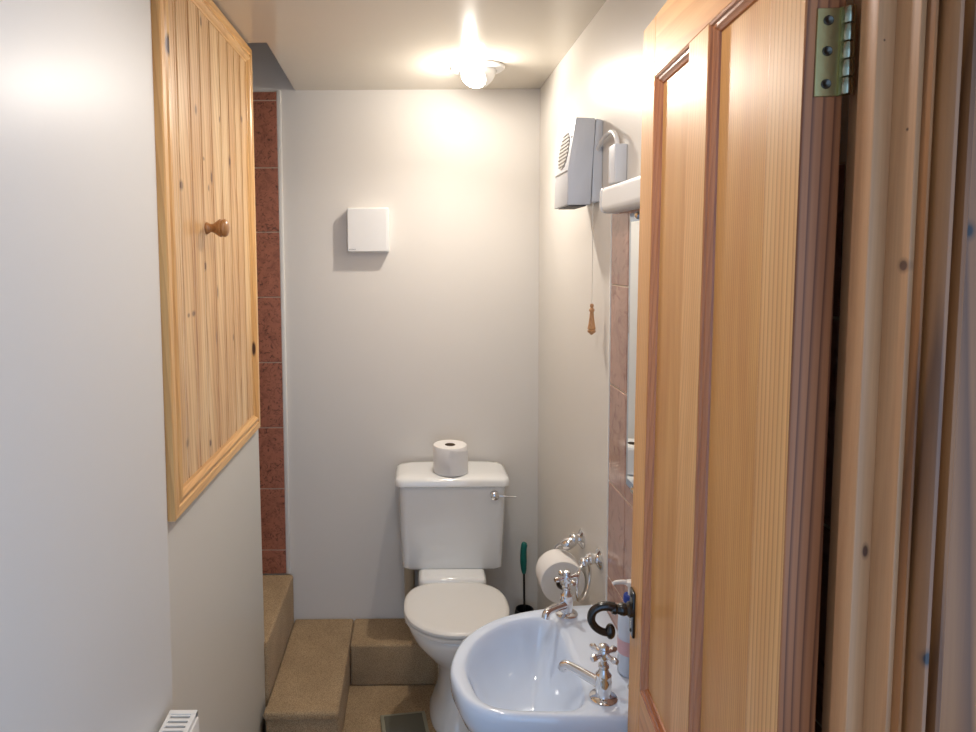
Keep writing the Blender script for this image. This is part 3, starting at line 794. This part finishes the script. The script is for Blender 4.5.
def tap(x, y, rot, sp):
    c0 = (x - .30, y - 1.35, 0); zb = .6985
    bm = NB()
    lathe(bm, [(.026, zb), (.0265, zb + .002), (.0235, zb + .0045), (.0150, zb + .007), (.0140, zb + .011), (.0150, zb + .018), (.0158, zb + .036), (.0145, zb + .042), (.0150, zb + .044), (.0150, zb + .048), (.0105, zb + .053), (.0082, zb + .060), (.0105, zb + .063), (.0100, zb + .067), (.0065, zb + .069), (.0060, zb + .082)], c0, n=32)
    tp = obj('tap', bm, M['chrome'], BS); tp['label'] = 'chrome pillar tap'
    d = Vector((math.cos(sp), math.sin(sp), 0)); b = Vector(c0)
    bm = NB(); p = lambda s, z: b + d * s + Vector((0, 0, zb + z))
    tube(bm, [p(.006, .026), p(.030, .030), p(.055, .034), p(.074, .036), p(.083, .033), p(.086, .024)], [.0110, .0098, .0088, .0084, .0088, .0095], n=18)
    obj('spout', bm, M['chrome'], tp)
    bm = NB()
    for q in range(4):
        a = rot + q * PI / 2; e = Vector((math.cos(a), math.sin(a), 0)); hzc = b + Vector((0, 0, zb + .089))
        tube(bm, [hzc, hzc + e * .016, hzc + e * .026, hzc + e * .0325], [.0055, .0042, .0068, .0048], n=12, k=4)
    lathe(bm, [(.0080, zb + .078), (.0095, zb + .083), (.0095, zb + .095), (.0085, zb + .098), (.0105, zb + .101), (.0098, zb + .105), (.004, zb + .108), (0, zb + .1085)], c0, n=20)
    obj('cross_handle', bm, M['chrome'], tp)
tap(.357, 1.507, math.radians(20), math.radians(224))
tap(.360, 1.210, math.radians(32), math.radians(142))

# soap dispenser
SD = thing('soap_dispenser', 'white pump soap bottle with blue collar on the basin behind the door handle', 'soap bottle', (.4345, 1.285, .7005))
bm = NB(); lathe(bm, [(.0215, 0), (.0235, .003), (.0235, .105), (.0225, .125), (.017, .140), (.012, .147), (.0115, .152)], n=32); obj('bottle', bm, M['soap'], SD)
bm = NB(); lathe(bm, [(.0238, .045), (.0238, .075)], n=32, cap0=False, cap1=False); obj('label_band', bm, M['pink'], SD)
bm = NB(); lathe(bm, [(.0135, .150), (.0135, .160), (.012, .164)], n=24); o = obj('collar', bm, M['blue'], SD); o['label'] = 'blue collar'
bm = NB(); lathe(bm, [(.0045, .162), (.0045, .182), (.009, .184), (.009, .192), (.006, .194)], n=18); tube(bm, [(0, 0, .189), (-.015, .002, .190), (-.028, .004, .188), (-.034, .005, .184)], [.005, .0045, .004, .0034], n=10); obj('pump', bm, M['plastic'], SD)

# towel ring
TR = thing('towel_ring', 'chrome towel ring on the right wall above the basin', 'towel ring', (XR, 1.602, .788))
bm = NB(); lathe(bm, [(.0265, 0), (.027, .004), (.022, .008), (.015, .011), (.013, .018), (.015, .026), (.011, .034)], (0, 0, 0), (-1, 0, 0), 28); obj('rosette', bm, M['chrome'], TR)
bm = NB(); tube(bm, [(-.024, 0, 0), (-.034, -.003, -.002), (-.042, -.004, -.006)], [.013, .011, .009]); ball(bm, (-.043, -.004, -.007), .012); obj('arm', bm, M['chrome'], TR)
bm = NB(); torus(bm, (-.043, -.002, -.057), .048, .0042, (math.sin(.6), math.cos(.6), 0), (0, 0, 1)); obj('ring', bm, M['chrome'], TR)

# toilet roll holder + roll
TH_ = thing('toilet_roll_holder', 'chrome toilet roll holder on the right wall beyond the towel ring', 'roll holder', (XR, 1.775, .762))
bm = NB(); lathe(bm, [(.0265, 0), (.027, .004), (.022, .008), (.015, .011), (.013, .016), (.015, .022), (.015, .028), (.011, .034)], (0, 0, 0), (-1, 0, 0), 28); obj('rosette', bm, M['chrome'], TH_)
bm = NB(); lathe(bm, [(.009, -.026), (.015, -.020), (.0165, -.008), (.014, .004), (.013, .012)], (-.034, 0, -.010), (.9, 0, .45), 20); obj('boss', bm, M['chrome'], TH_)
bm = NB(); tube(bm, [(-.046, 0, -.012), (-.060, .012, -.020), (-.070, .026, -.040), (-.068, .030, -.066), (-.068, .026, -.078), (-.068, .010, -.0835), (-.068, -.030, -.0835), (-.068, -.070, -.0835)], .0048, n=12); obj('arm', bm, M['chrome'], TH_)
bm = NB(); ball(bm, (-.068, -.079, -.0835), .0135); lathe(bm, [(.006, 0), (.006, .012)], (-.068, -.072, -.0835), (0, 1, 0), 12); obj('end_knob', bm, M['chrome'], TH_)
roll('toilet_roll', .0610, .078, 'white toilet roll hanging on the chrome holder on the right wall', (.397, 1.716, .762 - .0835 - .0135), (0, 1, 0))

# toilet brush
TB = thing('toilet_brush', 'toilet brush with teal handle standing in the corner behind the toilet', 'toilet brush', (.405, 2.375, .1565))
bm = NB(); lathe(bm, [(.038, 0), (.042, .004), (.036, .055), (.034, .065), (.030, .065), (.030, .01)], n=28); obj('holder', bm, M['black'], TB)
bm = NB(); tube(bm, [(0, 0, .03), (-.002, 0, .12), (-.003, 0, .215)], .0042, n=12); obj('stem', bm, M['black'], TB)
bm = NB(); tube(bm, [(-.003, 0, .205), (-.004, 0, .222), (-.005, 0, .25), (-.005, 0, .29), (-.002, 0, .315), (.001, 0, .323)], [.007, .0105, .0125, .0120, .0115, .007], n=16); o = obj('grip', bm, M['teal'], TB); o['label'] = 'teal grip'

# radiator
RD = thing('radiator', 'white panel radiator on the lower left wall', 'radiator', (-.4815, 0.75, .148))
bm = NB(); box(bm, (.052, -.42, 0), (.066, .43, .542), .004); obj('front_panel', bm, M['rad'], RD)
bm = NB(); box(bm, (.012, -.42, 0), (.024, .43, .542), .004); obj('rear_panel', bm, M['rad'], RD)
bm = NB()
# top grille with slots across
box(bm, (.010, -.42, .543), (.016, .43, .5515)); box(bm, (.054, -.42, .543), (.0625, .43, .5515))
y = -.42
while y < .425:
    box(bm, (.016, y, .545), (.054, y + .0065, .5505)); y += .0125
box(bm, (.010, .421, .540), (.0625, .432, .5525), .001)
obj('top_grille', bm, M['rad'], RD, smooth=False)
bm = NB(); box(bm, (.024, .395, .02), (.052, .429, .52), 0); obj('side_cover', bm, M['darkgrey'], RD, smooth=False)
bm = NB(); box(bm, (.0245, .429, .01), (.0515, .4315, .535), 0); obj('side_panel', bm, M['rad'], RD, smooth=False)
for yy in (-.3, .3):
    bm = NB(); box(bm, (.0, yy - .015, .05), (.012, yy + .015, .48)); obj('bracket', bm, M['rad'], RD, smooth=False)

# scale on the floor
SC = thing('bathroom_scale', 'greyish square bathroom scale on the carpet beside the toilet', 'scale', (-.029, 1.972, 0.002), math.radians(8))
bm = NB(); box(bm, (-.082, -.13, 0), (.070, .132, .014), .003); obj('base', bm, M['scale_edge'], SC)
bm = NB(); box(bm, (-.070, -.12, .0135), (.058, .120, .0165), .001); obj('platform', bm, M['scale_top'], SC)

# ================================================================= LIGHTS / WORLD / CAMERA
def light(name, kind, loc, energy, col, **kw):
    l = bpy.data.lights.new(name, kind); l.energy = energy; l.color = col
    for k, v in kw.items(): setattr(l, k, v)
    o = bpy.data.objects.new(name, l); COL.objects.link(o); o.location = loc; return o
lo = light('downlight_bulb', 'POINT', LC + cen + ax * (RR + .016), 4.0, (1.0, .93, .84), shadow_soft_size=.016)
ls = light('downlight_beam', 'SPOT', LC + cen + ax * (RR + .020), 17, (1.0, .93, .84), shadow_soft_size=.018, spot_size=math.radians(165), spot_blend=1.0)
l2 = light('added_fill_spot', 'SPOT', (0.02, 1.02, ZC - .012), 10.5, (1.0, .93, .88), shadow_soft_size=.05, spot_size=math.radians(172), spot_blend=.6)  # fill lamp added out of view to even out the room, no fitting
ls.rotation_euler = Vector((-.18, -.46, -1)).to_track_quat('-Z', 'Y').to_euler()

w = bpy.data.worlds.new('world'); bpy.context.scene.world = w; w.use_nodes = True
bg = w.node_tree.nodes['Background']; bg.inputs[0].default_value = (.44, .66, 1.0, 1); bg.inputs[1].default_value = 1.35

cam = bpy.data.cameras.new('camera'); co = bpy.data.objects.new('camera', cam); COL.objects.link(co)
cam.sensor_width = 36; cam.lens = 650 / 976 * 36
cam.shift_x = (488 - 415.3) / 976; cam.shift_y = -(366 - 297.7) / 976
cam.clip_start = .02
p = math.atan(42.7 / 650)
co.matrix_world = Matrix.Translation((0, 0, 1.56)) @ Matrix.Rotation(PI / 2 - p, 4, 'X') @ Matrix.Rotation(-math.radians(.409), 4, 'Z')
cam.dof.use_dof = True; cam.dof.focus_distance = 1.7; cam.dof.aperture_fstop = 28
sc = bpy.context.scene
sc.camera = co
sc.view_settings.view_transform = 'Standard'; sc.view_settings.look = 'None'; sc.view_settings.gamma = 1
sc.view_settings.use_curve_mapping = False
sc.view_settings.exposure = 0.42
